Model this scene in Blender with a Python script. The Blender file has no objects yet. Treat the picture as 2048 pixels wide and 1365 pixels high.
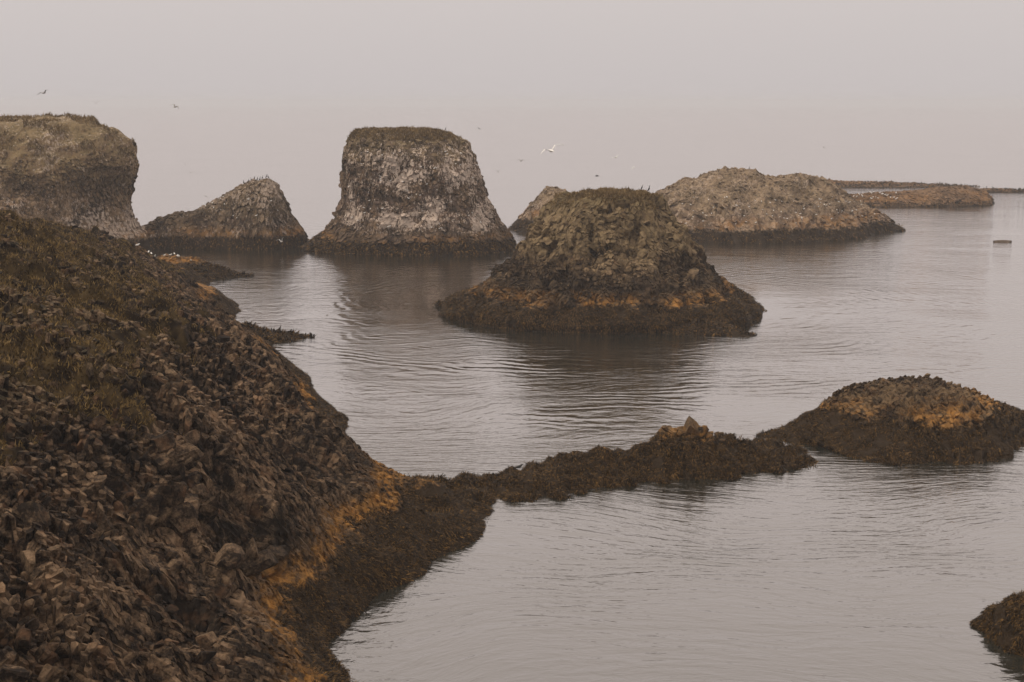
import bpy, math
import numpy as np
from mathutils import Vector

RNG = np.random.default_rng(11)
SC = bpy.context.scene
COL = SC.collection

# ------------------------------------------------------------------ camera
CAM_H, LENS, HORIZON = 25.0, 50.0, 205.0
F = 2048 * LENS / 36.0
PITCH = math.atan((682.5 - HORIZON) / F)
cam = bpy.data.cameras.new("camera")
cam.lens = LENS; cam.sensor_width = 36.0; cam.clip_start = 0.5; cam.clip_end = 60000
camo = bpy.data.objects.new("camera", cam); COL.objects.link(camo)
camo.location = (0, 0, CAM_H); camo.rotation_euler = (math.pi / 2 - PITCH, 0, 0)
SC.camera = camo

# ------------------------------------------------------------------ sky
world = bpy.data.worlds.new("World"); SC.world = world; world.use_nodes = True
wn, wl = world.node_tree.nodes, world.node_tree.links
wn.clear()
SUN_EL, SUN_AZ = math.radians(48), math.radians(-105)   # azimuth clockwise from +Y
sky = wn.new("ShaderNodeTexSky"); sky.sky_type = 'NISHITA'; sky.sun_disc = False
sky.sun_elevation = SUN_EL; sky.sun_rotation = SUN_AZ; sky.dust_density = 6.0; sky.air_density = 1.0
tc = wn.new("ShaderNodeTexCoord"); sx = wn.new("ShaderNodeSeparateXYZ")
wl.new(tc.outputs["Generated"], sx.inputs[0])
mr = wn.new("ShaderNodeMapRange"); mr.inputs[1].default_value = 0.0; mr.inputs[2].default_value = 1.0
mr.inputs[3].default_value = 0.0; mr.inputs[4].default_value = 1.0
wl.new(sx.outputs[2], mr.inputs[0])
over = wn.new("ShaderNodeMix"); over.data_type = 'RGBA'          # overcast: zenith brighter than horizon
over.inputs[6].default_value = (5.88, 5.42, 5.38, 1); over.inputs[7].default_value = (13.4, 11.8, 10.4, 1)
wl.new(mr.outputs[0], over.inputs[0])
mixs = wn.new("ShaderNodeMix"); mixs.data_type = 'RGBA'; mixs.inputs[0].default_value = 0.96
wl.new(sky.outputs[0], mixs.inputs[6]); wl.new(over.outputs[2], mixs.inputs[7])
bg = wn.new("ShaderNodeBackground"); bg.inputs[1].default_value = 0.1
wl.new(mixs.outputs[2], bg.inputs[0])
wo = wn.new("ShaderNodeOutputWorld"); wl.new(bg.outputs[0], wo.inputs[0])

sun = bpy.data.lights.new("sun", 'SUN'); sun.energy = 1.5; sun.angle = math.radians(12); sun.color = (1.0, 0.90, 0.76)
suno = bpy.data.objects.new("sun", sun); COL.objects.link(suno)
sd = Vector((math.cos(SUN_EL) * math.sin(SUN_AZ), math.cos(SUN_EL) * math.cos(SUN_AZ), math.sin(SUN_EL)))
suno.rotation_euler = (-sd).to_track_quat('-Z', 'Y').to_euler(); suno.location = (60, -40, 120)

SC.view_settings.view_transform = 'Standard'; SC.view_settings.look = 'None'
SC.view_settings.exposure = 0.0; SC.view_settings.gamma = 1.0
SC.render.engine = 'CYCLES'
SC.cycles.use_denoising = True
SC.cycles.max_bounces = 5; SC.cycles.diffuse_bounces = 2; SC.cycles.glossy_bounces = 2
SC.cycles.volume_bounces = 1; SC.cycles.transparent_max_bounces = 6
SC.cycles.caustics_reflective = False; SC.cycles.caustics_refractive = False

# ------------------------------------------------------------------ pixels <-> world
FW = np.array([0, math.cos(PITCH), -math.sin(PITCH)]); UP = np.array([0, math.sin(PITCH), math.cos(PITCH)])
CAMP = np.array([0, 0, CAM_H])
def ray(px, py):
    return FW + np.array([1, 0, 0]) * (px - 1024) / F + UP * (682.5 - py) / F
def on_z(px, py, z):
    d = ray(px, py); return CAMP + d * ((z - CAM_H) / d[2])
def at_y(px, py, y):
    d = ray(px, py); return CAMP + d * (y / d[1])
def project(p):
    q = p - CAMP; w = q @ FW
    return np.stack([1024 + F * q[..., 0] / w, 682.5 - F * (q @ UP) / w, w], -1)

# ------------------------------------------------------------------ noise
def _hash(ix, iy, iz, seed):
    h = (ix.astype(np.uint32) * np.uint32(374761393)) ^ (iy.astype(np.uint32) * np.uint32(668265263)) ^ (iz.astype(np.uint32) * np.uint32(2246822519)) ^ np.uint32((seed * 974634777 + 12345) & 0xffffffff)
    h = (h ^ (h >> np.uint32(13))) * np.uint32(1274126177)
    h = h ^ (h >> np.uint32(16))
    return h.astype(np.float64) / 2147483647.5 - 1.0
def vnoise(p, seed=0):
    p = np.asarray(p, float); i = np.floor(p).astype(np.int64); f = p - i; u = f * f * f * (f * (f * 6 - 15) + 10)
    out = 0
    for a in (0, 1):
        for b in (0, 1):
            for c in (0, 1):
                w = (u[..., 0] if a else 1 - u[..., 0]) * (u[..., 1] if b else 1 - u[..., 1]) * (u[..., 2] if c else 1 - u[..., 2])
                out = out + w * _hash(i[..., 0] + a, i[..., 1] + b, i[..., 2] + c, seed)
    return out
def fbm(p, scale, octv=4, seed=0, gain=0.5):
    p = np.asarray(p, float) / scale; s, a, t = 0, 1.0, 0
    for k in range(octv):
        s = s + a * vnoise(p + 17.3 * k, seed + k); t += a; a *= gain; p = p * 2.03
    return s / t
def sstep(a, b, x):
    t = np.clip((x - a) / (b - a), 0, 1); return t * t * (3 - 2 * t)
def unit(v):
    return v / np.maximum(np.linalg.norm(v, axis=-1, keepdims=True), 1e-9)

# ------------------------------------------------------------------ meshes
def raw_mesh(name, verts, faces, attrs=None, smooth=False):
    """faces: list of int arrays (n,k). attrs: name -> per-face float array."""
    me = bpy.data.meshes.new(name)
    verts = np.ascontiguousarray(verts, dtype=np.float32).reshape(-1, 3)
    me.vertices.add(len(verts)); me.vertices.foreach_set("co", verts.ravel())
    idx = np.concatenate([f.ravel() for f in faces]).astype(np.int32)
    tot = np.concatenate([np.full(len(f), f.shape[1]) for f in faces])
    start = np.concatenate([[0], np.cumsum(tot)[:-1]]).astype(np.int32)
    me.loops.add(len(idx)); me.loops.foreach_set("vertex_index", idx)
    me.polygons.add(len(tot)); me.polygons.foreach_set("loop_start", start)
    me.update(calc_edges=True)
    for k, v in (attrs or {}).items():
        at = me.attributes.new(k, 'FLOAT', 'FACE'); at.data.foreach_set("value", np.ascontiguousarray(v, dtype=np.float32))
    if smooth: me.shade_smooth()
    else: me.shade_flat()
    return me
def link(name, me, mat, parent=None, loc=None, kind=None, label=None, cat=None, group=None):
    o = bpy.data.objects.new(name, me); COL.objects.link(o)
    if me is not None and mat is not None and not len(me.materials): me.materials.append(mat)
    if loc is not None: o.location = loc
    if parent is not None: o.parent = parent
    if kind: o["kind"] = kind
    if label: o["label"] = label
    if cat: o["category"] = cat
    if group: o["group"] = group
    return o

# ------------------------------------------------------------------ materials
class NT:
    def __init__(s, name):
        s.m = bpy.data.materials.new(name); s.m.use_nodes = True
        s.n, s.l = s.m.node_tree.nodes, s.m.node_tree.links
        s.b = s.n["Principled BSDF"]; s.out = s.n["Material Output"]
    def set(s, sock, v):
        if hasattr(v, "is_output"): s.l.new(v, sock)
        else: sock.default_value = v
    def math(s, op, a, b=0.0, c=None, clamp=False):
        n = s.n.new("ShaderNodeMath"); n.operation = op; n.use_clamp = clamp
        s.set(n.inputs[0], a); s.set(n.inputs[1], b)
        if c is not None: s.set(n.inputs[2], c)
        return n.outputs[0]
    def step(s, a, b, x):
        n = s.n.new("ShaderNodeMapRange"); n.interpolation_type = 'SMOOTHSTEP'
        s.set(n.inputs[0], x); n.inputs[1].default_value = a; n.inputs[2].default_value = b
        return n.outputs[0]
    def noise(s, vec, scale, detail=4, rough=0.55, dist=0.0):
        n = s.n.new("ShaderNodeTexNoise"); s.l.new(vec, n.inputs["Vector"])
        n.inputs["Scale"].default_value = scale; n.inputs["Detail"].default_value = detail
        n.inputs["Roughness"].default_value = rough; n.inputs["Distortion"].default_value = dist
        return n.outputs[0]
    def mapping(s, vec, scale=(1, 1, 1), rot=(0, 0, 0)):
        n = s.n.new("ShaderNodeMapping"); s.l.new(vec, n.inputs[0])
        n.inputs["Scale"].default_value = scale; n.inputs["Rotation"].default_value = rot
        return n.outputs[0]
    def mix(s, f, a, b):
        n = s.n.new("ShaderNodeMix"); n.data_type = 'RGBA'
        s.set(n.inputs[0], f)
        for k, v in ((6, a), (7, b)):
            s.set(n.inputs[k], v if hasattr(v, "is_output") else (*v, 1.0))
        return n.outputs[2]
    def attr(s, name):
        n = s.n.new("ShaderNodeAttribute"); n.attribute_name = name; return n.outputs["Fac"]
    def bump(s, h, strength, dist):
        n = s.n.new("ShaderNodeBump"); n.inputs["Strength"].default_value = strength; n.inputs["Distance"].default_value = dist
        s.l.new(h, n.inputs["Height"]); return n.outputs[0]
    def geo(s):
        g = s.n.new("ShaderNodeNewGeometry"); sp = s.n.new("ShaderNodeSeparateXYZ"); s.l.new(g.outputs["Position"], sp.inputs[0])
        sn = s.n.new("ShaderNodeSeparateXYZ"); s.l.new(g.outputs["True Normal"], sn.inputs[0])
        return g.outputs["Position"], sp.outputs[2], sn.outputs[2]

def rock_mat(name, dark, light, rust=0.3, lichen=1.0, lz=(2.4, 3.6), guano=0.0, moss=0.0, mossz=0.0, weedz=2.5, grain=1.0, pink=0.0, tan=0.0, tanz=8.0, tancol=(0.215, 0.158, 0.085), rvar=0.25, con=(0.12, 0.85), fine=1.1, black=0.0, blackz=6.5, lpatch=(0.36, 0.58)):
    t = NT(name); pos, z, nz = t.geo()
    n_big = t.noise(pos, 0.25 / grain, 4); n_mid = t.noise(pos, 1.7 / grain, 6, 0.6); n_fine = t.noise(pos, 9 / grain, 5, 0.65)
    rnd = t.attr("rnd")
    v = t.math('MULTIPLY_ADD', t.math('SUBTRACT', rnd, 0.5), rvar, t.math('MULTIPLY_ADD', n_mid, 1.2, t.math('MULTIPLY_ADD', n_big, 1.0, -0.68)))
    v = t.step(con[0], con[1], t.math('MULTIPLY_ADD', t.math('SUBTRACT', n_fine, 0.5), fine, v))
    c = t.mix(v, dark, light)
    ru = t.math('MULTIPLY', t.step(0.52, 0.72, t.noise(pos, 0.9 / grain, 5, 0.65)), rust)
    c = t.mix(ru, c, (0.16, 0.082, 0.040))
    if pink: c = t.mix(t.math('MULTIPLY', t.step(0.45, 0.65, t.noise(pos, 0.45, 5)), pink), c, (0.30, 0.215, 0.175))
    if tan: c = t.mix(t.math('MULTIPLY', t.math('MULTIPLY', t.step(tanz - 2, tanz + 2, t.math('MULTIPLY_ADD', t.math('SUBTRACT', n_big, 0.5), 8.0, z)), t.step(0.25, 0.7, n_mid)), tan), c, tancol)
    if moss:
        mo = t.math('MULTIPLY', t.step(0.1, 0.75, t.math('MULTIPLY_ADD', t.math('SUBTRACT', n_mid, 0.5), 1.4, nz)), t.step(mossz - 1.0, mossz + 1.5, t.math('MULTIPLY_ADD', t.math('SUBTRACT', n_big, 0.5), 6.0, z)))
        c = t.mix(t.math('MULTIPLY', mo, moss), c, t.mix(n_fine, (0.085, 0.068, 0.030), (0.155, 0.130, 0.055)))
    if guano:
        g = t.noise(t.mapping(pos, (1, 1, 0.42)), 2.6, 4, 0.7)
        g2 = t.noise(pos, 6.5, 3, 0.7)
        gg = t.math('MULTIPLY', t.step(0.59, 0.645, t.math('MULTIPLY_ADD', t.attr("gua"), 0.22, t.math('MULTIPLY_ADD', g, 0.62, t.math('MULTIPLY', g2, 0.42)))), guano)
        c = t.mix(gg, c, t.mix(n_fine, (0.30, 0.21, 0.155), (0.82, 0.70, 0.60)))
    if black: c = t.mix(t.math('MULTIPLY', t.math('SUBTRACT', 1.0, t.step(blackz - 1.6, blackz + 1.6, t.math('MULTIPLY_ADD', t.math('SUBTRACT', n_mid, 0.5), 3.0, t.math('MULTIPLY_ADD', t.math('SUBTRACT', n_big, 0.5), 5.0, z)))), black), c, t.mix(v, (0.018, 0.012, 0.007), (0.085, 0.058, 0.036)))
    # lichen band and weed zone: pigment by height above the tide
    zj = t.math('MULTIPLY_ADD', t.math('SUBTRACT', t.noise(pos, 0.22, 5, 0.6), 0.5), 2.2, z)
    zj = t.math('MULTIPLY_ADD', t.math('SUBTRACT', n_mid, 0.5), 1.8, zj)
    band = t.math('MULTIPLY', t.step(lz[0] - 0.35, lz[0] + 0.1, zj), t.math('SUBTRACT', 1.0, t.step(lz[1] - 0.6, lz[1] + 0.8, zj)))
    lf = t.math('MULTIPLY', t.math('MULTIPLY', band, t.math('MULTIPLY', t.step(0.36, 0.62, t.noise(pos, 1.1, 5, 0.7)), t.step(lpatch[0], lpatch[1], t.noise(pos, 0.2, 4)))), lichen)
    c = t.mix(lf, c, t.mix(n_fine, (0.17, 0.078, 0.020), (0.50, 0.250, 0.062)))
    wf = t.math('SUBTRACT', 1.0, t.step(weedz - 0.5, weedz + 0.2, zj))
    c = t.mix(wf, c, t.mix(n_fine, (0.010, 0.006, 0.003), (0.040, 0.024, 0.010)))
    t.l.new(c, t.b.inputs["Base Color"])
    t.b.inputs["Roughness"].default_value = 0.85; t.b.inputs["Specular IOR Level"].default_value = 0.15
    h = t.math('ADD', n_mid, t.math('MULTIPLY', n_fine, 0.45))
    t.l.new(t.bump(h, 1.0, 0.13 * grain), t.b.inputs["Normal"])
    return t.m

def leafy_mat(name, c0, c1, c2, scale=0.6, rough=0.7):
    t = NT(name); pos, z, nz = t.geo()
    n = t.noise(pos, scale, 5, 0.6); r = t.attr("rnd")
    c = t.mix(t.step(0.40, 0.66, n), c0, c1)
    c = t.mix(t.math('POWER', r, 3.2), c, c2)
    t.l.new(c, t.b.inputs["Base Color"]); t.b.inputs["Roughness"].default_value = rough
    t.b.inputs["Specular IOR Level"].default_value = 0.1
    return t.m

M_HEAD = rock_mat("headland_rock", (0.0085, 0.0046, 0.0024), (0.270, 0.178, 0.108), rust=0.55, moss=0.15, mossz=11.0, lichen=1.0, lz=(2.5, 3.2), rvar=0.32, con=(0.2, 0.95), fine=0.8, black=0.45, blackz=5.0, lpatch=(0.22, 0.44))
M_STACK = rock_mat("near_stack_rock", (0.024, 0.014, 0.007), (0.330, 0.228, 0.132), rust=0.5, moss=0.4, mossz=12.8, lichen=0.95, lz=(2.6, 3.3), weedz=2.35, tan=0.8, tanz=7.5, rvar=0.3, con=(0.12, 1.1), fine=0.8, black=0.65, blackz=6.0)
M_TALL = rock_mat("tall_stack_rock", (0.022, 0.0135, 0.0075), (0.190, 0.126, 0.076), rust=0.45, guano=0.9, moss=0.5, mossz=18.3, lichen=0.5, lz=(1.9, 2.8), weedz=2.0, pink=0.3, tan=0.75, tanz=15.5, black=0.5, blackz=4.0)
M_ISLET = rock_mat("islet_rock", (0.045, 0.029, 0.018), (0.34, 0.245, 0.165), rust=0.4, guano=0.4, lichen=0.5, lz=(2.2, 4.0), weedz=2.1, pink=0.15, tan=0.5, tanz=5)
M_CLIFF = rock_mat("cliff_rock", (0.020, 0.012, 0.006), (0.27, 0.182, 0.108), rust=0.55, guano=0.6, moss=0.4, mossz=11.0, lichen=0.5, lz=(2.4, 3.4), weedz=2.2, tan=0.85, tanz=12, tancol=(0.27, 0.182, 0.096))
M_REEF = rock_mat("reef_rock", (0.012, 0.007, 0.004), (0.150, 0.100, 0.055), rust=0.45, lichen=0.9, lz=(2.1, 2.8), weedz=2.0, rvar=0.35)
M_ARM = rock_mat("arm_rock", (0.020, 0.0125, 0.0075), (0.170, 0.118, 0.074), rust=0.4, guano=0.45, lichen=0.6, lz=(2.2, 3.4), weedz=2.1, tan=0.25, tanz=5)
M_SHOAL = rock_mat("shoal_rock", (0.060, 0.035, 0.019), (0.24, 0.15, 0.085), rust=0.5, lichen=0.4, lz=(1.0, 3.0), weedz=0.5)
M_AWASH = rock_mat("awash_rock", (0.10, 0.07, 0.05), (0.26, 0.20, 0.15), rust=0.2, lichen=0.0, weedz=-6.0)
M_TURF = leafy_mat("turf_soil", (0.012, 0.007, 0.003), (0.066, 0.043, 0.016), (0.04, 0.026, 0.010), 0.7, 0.9)
M_GRASS = leafy_mat("grass_blades", (0.022, 0.013, 0.005), (0.185, 0.120, 0.043), (0.310, 0.210, 0.085), 0.6, 0.8)
M_MEADOW = leafy_mat("pale_grass_blades", (0.090, 0.058, 0.026), (0.235, 0.162, 0.076), (0.32, 0.225, 0.115), 0.35, 0.8)
M_WEED = leafy_mat("seaweed", (0.003, 0.0018, 0.0008), (0.040, 0.023, 0.008), (0.190, 0.105, 0.030), 1.6, 0.5)

# water: dark body under a reflecting skin that strengthens towards grazing view
t = NT("sea_water"); pos, z, nz = t.geo()
warp = t.n.new("ShaderNodeTexNoise"); t.l.new(pos, warp.inputs["Vector"]); warp.inputs["Scale"].default_value = 0.028; warp.inputs["Detail"].default_value = 2.0
vs = t.n.new("ShaderNodeVectorMath"); vs.operation = 'SUBTRACT'; t.l.new(warp.outputs["Color"], vs.inputs[0]); vs.inputs[1].default_value = (0.5, 0.5, 0.5)
vm = t.n.new("ShaderNodeVectorMath"); vm.operation = 'MULTIPLY_ADD'; t.l.new(vs.outputs[0], vm.inputs[0]); vm.inputs[1].default_value = (20, 26, 0); t.l.new(pos, vm.inputs[2])
wp = vm.outputs[0]
w0 = t.noise(t.mapping(wp, (0.30, 1.0, 1), (0, 0, math.radians(-10))), 0.42, 2, 0.45, 0.3)
w1 = t.noise(t.mapping(wp, (0.34, 1.0, 1), (0, 0, math.radians(-15))), 1.7, 3, 0.55, 0.4)
w2 = t.noise(t.mapping(pos, (0.6, 1.0, 1), (0, 0, math.radians(20))), 4.2, 3, 0.6, 0.4)
gust = t.step(0.38, 0.66, t.noise(t.mapping(pos, (0.5, 1, 1)), 0.03, 3, 0.5, 0.8))
# swell bending round the near stack
dv = t.n.new("ShaderNodeVectorMath"); dv.operation = 'DISTANCE'; t.l.new(pos, dv.inputs[0]); dv.inputs[1].default_value = (13.0, 178.0, 0.0)
rr = t.math('ADD', dv.outputs["Value"], t.math('MULTIPLY', t.noise(pos, 0.10, 3, 0.55), 9.0))
ring = t.math('MULTIPLY', t.math('SINE', t.math('MULTIPLY', rr, 3.3)), t.math('MULTIPLY', t.math('SUBTRACT', 1.0, t.step(50, 95, rr)), t.step(0.42, 0.62, t.noise(pos, 0.07, 2))))
h = t.math('ADD', t.math('MULTIPLY', w0, 0.10), t.math('ADD', t.math('MULTIPLY', w1, 0.066), t.math('MULTIPLY', t.math('MULTIPLY', w2, 0.013), t.math('MULTIPLY_ADD', gust, 1.3, 0.3))))
h = t.math('ADD', h, t.math('MULTIPLY', ring, 0.022))
dv2 = t.n.new("ShaderNodeVectorMath"); dv2.operation = 'DISTANCE'; t.l.new(pos, dv2.inputs[0]); dv2.inputs[1].default_value = (-18.0, 246.0, 0.0)
lee = t.math('MULTIPLY', t.math('MULTIPLY_ADD', t.step(24, 42, rr), 0.78, 0.22), t.math('MULTIPLY_ADD', t.step(20, 45, t.math('ADD', dv2.outputs["Value"], t.math('MULTIPLY', t.noise(pos, 0.08, 2), 8.0))), 0.6, 0.4))
h = t.math('MULTIPLY', h, lee)
nrm = t.bump(h, 1.0, 1.0)
t.n.remove(t.b)
lw = t.n.new("ShaderNodeLayerWeight"); lw.inputs["Blend"].default_value = 0.5; t.l.new(nrm, lw.inputs["Normal"])
fr = t.math('MULTIPLY_ADD', t.math('POWER', lw.outputs["Facing"], 2.1), 0.96, 0.04, clamp=True)
df = t.n.new("ShaderNodeBsdfDiffuse"); df.inputs["Color"].default_value = (0.020, 0.021, 0.016, 1)
gl = t.n.new("ShaderNodeBsdfGlossy"); gl.inputs["Roughness"].default_value = 0.05; gl.inputs["Color"].default_value = (0.985, 0.950, 0.940, 1); t.l.new(nrm, gl.inputs["Normal"])
ms = t.n.new("ShaderNodeMixShader"); t.l.new(fr, ms.inputs[0]); t.l.new(df.outputs[0], ms.inputs[1]); t.l.new(gl.outputs[0], ms.inputs[2]); t.l.new(ms.outputs[0], t.out.inputs["Surface"])
M_SEA = t.m

def plain(name, col, rough=0.7):
    t = NT(name); pos, z, nz = t.geo()
    c = t.mix(t.noise(pos, 25, 2), tuple(x * 0.85 for x in col), col)
    t.l.new(c, t.b.inputs["Base Color"]); t.b.inputs["Roughness"].default_value = rough
    return t.m

# ------------------------------------------------------------------ surfaces
class Surf:
    """A grid of points (nu, nv, 3); u may wrap round."""
    def __init__(s, P, wrap=False, flip=False):
        s.P, s.wrap = P, wrap
        s.nu, s.nv = P.shape[:2]
        if wrap: du = np.roll(P, -1, 0) - np.roll(P, 1, 0)
        else: du = np.gradient(P, axis=0)
        dv = np.gradient(P, axis=1)
        n = unit(np.cross(du, dv)); s.N = -n if flip else n; s.flip = flip
    def at(s, u, v):
        """u in [0,1), v in [0,1] -> point, normal"""
        U = u * (s.nu if s.wrap else s.nu - 1); V = np.clip(v, 0, 1) * (s.nv - 1)
        if s.wrap: U = np.mod(U, s.nu)
        else: U = np.clip(U, 0, s.nu - 1)
        i = np.floor(U).astype(int); j = np.floor(V).astype(int)
        if not s.wrap: i = np.minimum(i, s.nu - 2)
        else: i = i % s.nu
        j = np.minimum(j, s.nv - 2); a = (U - i)[..., None]; b = (V - j)[..., None]
        a = np.clip(a, 0, 1); i2 = (i + 1) % s.nu
        def g(A): return (A[i, j] * (1 - a) + A[i2, j] * a) * (1 - b) + (A[i, j + 1] * (1 - a) + A[i2, j + 1] * a) * b
        return g(s.P), unit(g(s.N))
    def lengths(s):
        du = np.linalg.norm(np.diff(s.P, axis=0), axis=-1).sum(0); dv = np.linalg.norm(np.diff(s.P, axis=1), axis=-1).sum(1)
        return np.percentile(du, 60), np.mean(dv)
    def displaced(s, fn):
        return Surf(s.P + s.N * fn(s.P, s.N)[..., None], s.wrap, s.flip)
    def dense(s, step):
        lu, lv = s.lengths(); nu, nv = max(8, int(lu / step)), max(6, int(lv / step))
        u = np.arange(nu) / nu if s.wrap else np.linspace(0, 1, nu)
        U, V = np.meshgrid(u, np.linspace(0, 1, nv), indexing='ij')
        P, N = s.at(U, V); return Surf(P, s.wrap, s.flip)
    def mesh(s, name, keep=None, smooth=False):
        nu, nv = s.nu, s.nv; I = np.arange(nu if s.wrap else nu - 1); J = np.arange(nv - 1)
        I, J = np.meshgrid(I, J, indexing='ij'); I, J = I.ravel(), J.ravel(); I2 = (I + 1) % nu
        q = np.stack([I * nv + J, I2 * nv + J, I2 * nv + J + 1, I * nv + J + 1], 1)
        if s.flip: q = q[:, ::-1]
        if keep is not None:
            kk = keep.ravel(); q = q[kk[q].any(1)]
        c = s.P.reshape(-1, 3)[q[:, 0]]
        r = 0.45 + 0.25 * fbm(c, 1.3, 3, 5)
        g = 0.1 + 0.4 * fbm(c, 4, 3, 6)
        return raw_mesh(name, s.P, [q], {"rnd": r, "gua": g}, smooth)

PR = np.array([[k, (k + 1) % 6, 6 + (k + 1) % 6, 6 + k] for k in range(6)] + [[6 + k, 6 + (k + 1) % 6, 12 + (k + 1) % 6, 12 + k] for k in range(6)])
CAP = np.array([[12, 13, 14, 15, 16, 17]])
def prism_mesh(name, V, rnd, gua):
    n = len(V); base = (np.arange(n) * 18)[:, None, None]
    q = (PR[None] + base).reshape(-1, 4); c = (CAP[None] + base).reshape(-1, 6)
    return raw_mesh(name, V.reshape(-1, 3), [q, c], {"rnd": np.concatenate([np.repeat(rnd, 12), rnd]), "gua": np.concatenate([np.repeat(gua, 12), gua])})

def hex_blocks(s, size, axis, off, depth, vr=(0, 1), mask=None, jit=0.30, k_perp=0.7, tilt=0.22, bevel=0.025, inset=0.96, shrink=(0.94, 1.01), aspect=1.0, rag=(0.84, 1.04)):
    """Irregular six-sided blocks packed over surface s. axis(C,N), off(C,rng), mask(C,N) are functions of the cell centres."""
    lu, lv = s.lengths(); nU = max(6, int(lu / (size * aspect))); nV = max(4, int(lv / (size * 0.866)))
    jx, jy = RNG.uniform(-jit, jit, (nU, nV + 4)), RNG.uniform(-jit, jit, (nU, nV + 4))
    ia = np.arange(nU)[:, None] * 2 * math.pi / nU; ja = np.arange(nV + 4)[None]; rr = nU / (2 * math.pi) / 5
    wp_ = np.stack(np.broadcast_arrays(np.cos(ia) * rr + 50, np.sin(ia) * rr + 50, ja / 5.0), -1) if s.wrap else np.stack(np.broadcast_arrays(np.arange(nU)[:, None] / 5.0, ja / 5.0, 0.5), -1)
    jx += 1.1 * fbm(wp_, 1.0, 2, 201); jy += 1.1 * fbm(wp_, 1.0, 2, 202)
    def seed(i, j):
        jj = np.clip(j + 1, 0, nV + 3); ii = i % nU
        return np.stack([(i + 0.5 * (j % 2) + jx[ii, jj]) / nU, (j + 0.5 + jy[ii, jj]) / nV], -1)
    j0, j1 = int(vr[0] * nV), int(vr[1] * nV)
    I, J = np.meshgrid(np.arange(nU), np.arange(j0, j1), indexing='ij'); I, J = I.ravel(), J.ravel()
    S = seed(I, J); C, N = s.at(S[:, 0], S[:, 1])
    m = np.ones(len(C), bool) if mask is None else mask(C, N)
    pr = project(C); m &= (pr[:, 0] > -250) & (pr[:, 0] < 2300) & (pr[:, 1] < 1600) & (np.einsum('ij,ij->i', N, unit(CAMP - C)) > -0.35)
    I, J, S, C, N = I[m], J[m], S[m], C[m], N[m]; n = len(C)
    odd = (J % 2) == 1
    E = [(1, 0), (0, 1), (-1, 1), (-1, 0), (-1, -1), (0, -1)]; O = [(1, 0), (1, 1), (0, 1), (-1, 0), (0, -1), (1, -1)]
    nb = []
    for e, o in zip(E, O):
        di = np.where(odd, o[0], e[0]); dj = np.where(odd, o[1], e[1]); nb.append(seed(I + di, J + dj))
    cor = np.stack([(S + nb[k] + nb[(k + 1) % 6]) / 3 for k in range(6)], 1)
    K, _ = s.at(cor[..., 0], cor[..., 1])
    if s.flip: K = K[:, ::-1]
    sh = RNG.uniform(shrink[0], shrink[1], (n, 1, 1)); K = C[:, None] + (K - C[:, None]) * sh * RNG.uniform(rag[0], rag[1], (n, 6, 1))
    rad = np.linalg.norm(K - C[:, None], axis=-1).mean(1)
    a = unit(axis(C, N)); o = off(C, RNG)
    perp = -np.einsum('nki,ni->nk', K - C[:, None], a) * k_perp
    tv = RNG.normal(0, tilt, (n, 3)); tl = np.einsum('nki,ni->nk', K - C[:, None], tv)
    top = o[:, None] + perp + tl + RNG.normal(0, 0.05, (n, 6)) * rad[:, None]
    A = a[:, None]
    sh_ring = K + A * (top - bevel * rad[:, None])[..., None]
    capc = C[:, None] + A * o[:, None, None]
    cap_ring = K + A * (top + 0.02)[..., None]; cap_ring = capc + (cap_ring - capc) * inset
    bot = K - A * (depth * np.ones(n))[:, None, None]
    return dict(V=np.concatenate([bot, sh_ring, cap_ring], 1), C=C + a * o[:, None], N=N, rad=rad, rnd=RNG.uniform(0, 1, n), gua=np.zeros(n))

def boulders(C, N, size, flat=(0.5, 1.0), sink=0.35, capr=(0.6, 0.92), tl_=0.28):
    n = len(C); ang = np.arange(6) * math.pi / 3 + RNG.uniform(-0.35, 0.35, (n, 6)) + RNG.uniform(0, 6.28, (n, 1))
    ax = unit(N + RNG.normal(0, 0.35, (n, 3))); t = unit(np.cross(ax, RNG.normal(0, 1, (n, 3)))); b = np.cross(ax, t)
    r = size[:, None] * RNG.uniform(0.7, 1.1, (n, 6)); el = RNG.uniform(0.6, 1.0, (n, 1))
    ring = (np.cos(ang) * r)[..., None] * t[:, None] + (np.sin(ang) * r * el)[..., None] * b[:, None]
    h = size * RNG.uniform(flat[0], flat[1], n); A = ax[:, None]
    tl = RNG.normal(0, tl_, (n, 3)); tz = np.einsum('nki,ni->nk', ring, tl)
    c = C[:, None]
    bot = c + ring * 0.9 - A * (h * (0.5 + sink))[:, None, None]
    shd = c + ring + A * ((h * 0.45)[:, None] + tz * 0.8)[..., None]
    cap = c + ring * RNG.uniform(capr[0], capr[1], (n, 1, 1)) + A * ((h * 0.75)[:, None] + tz)[..., None]
    return dict(V=np.concatenate([bot, shd, cap], 1), C=C, N=ax, rad=size, rnd=RNG.uniform(0, 1, n), gua=np.zeros(n))

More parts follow.
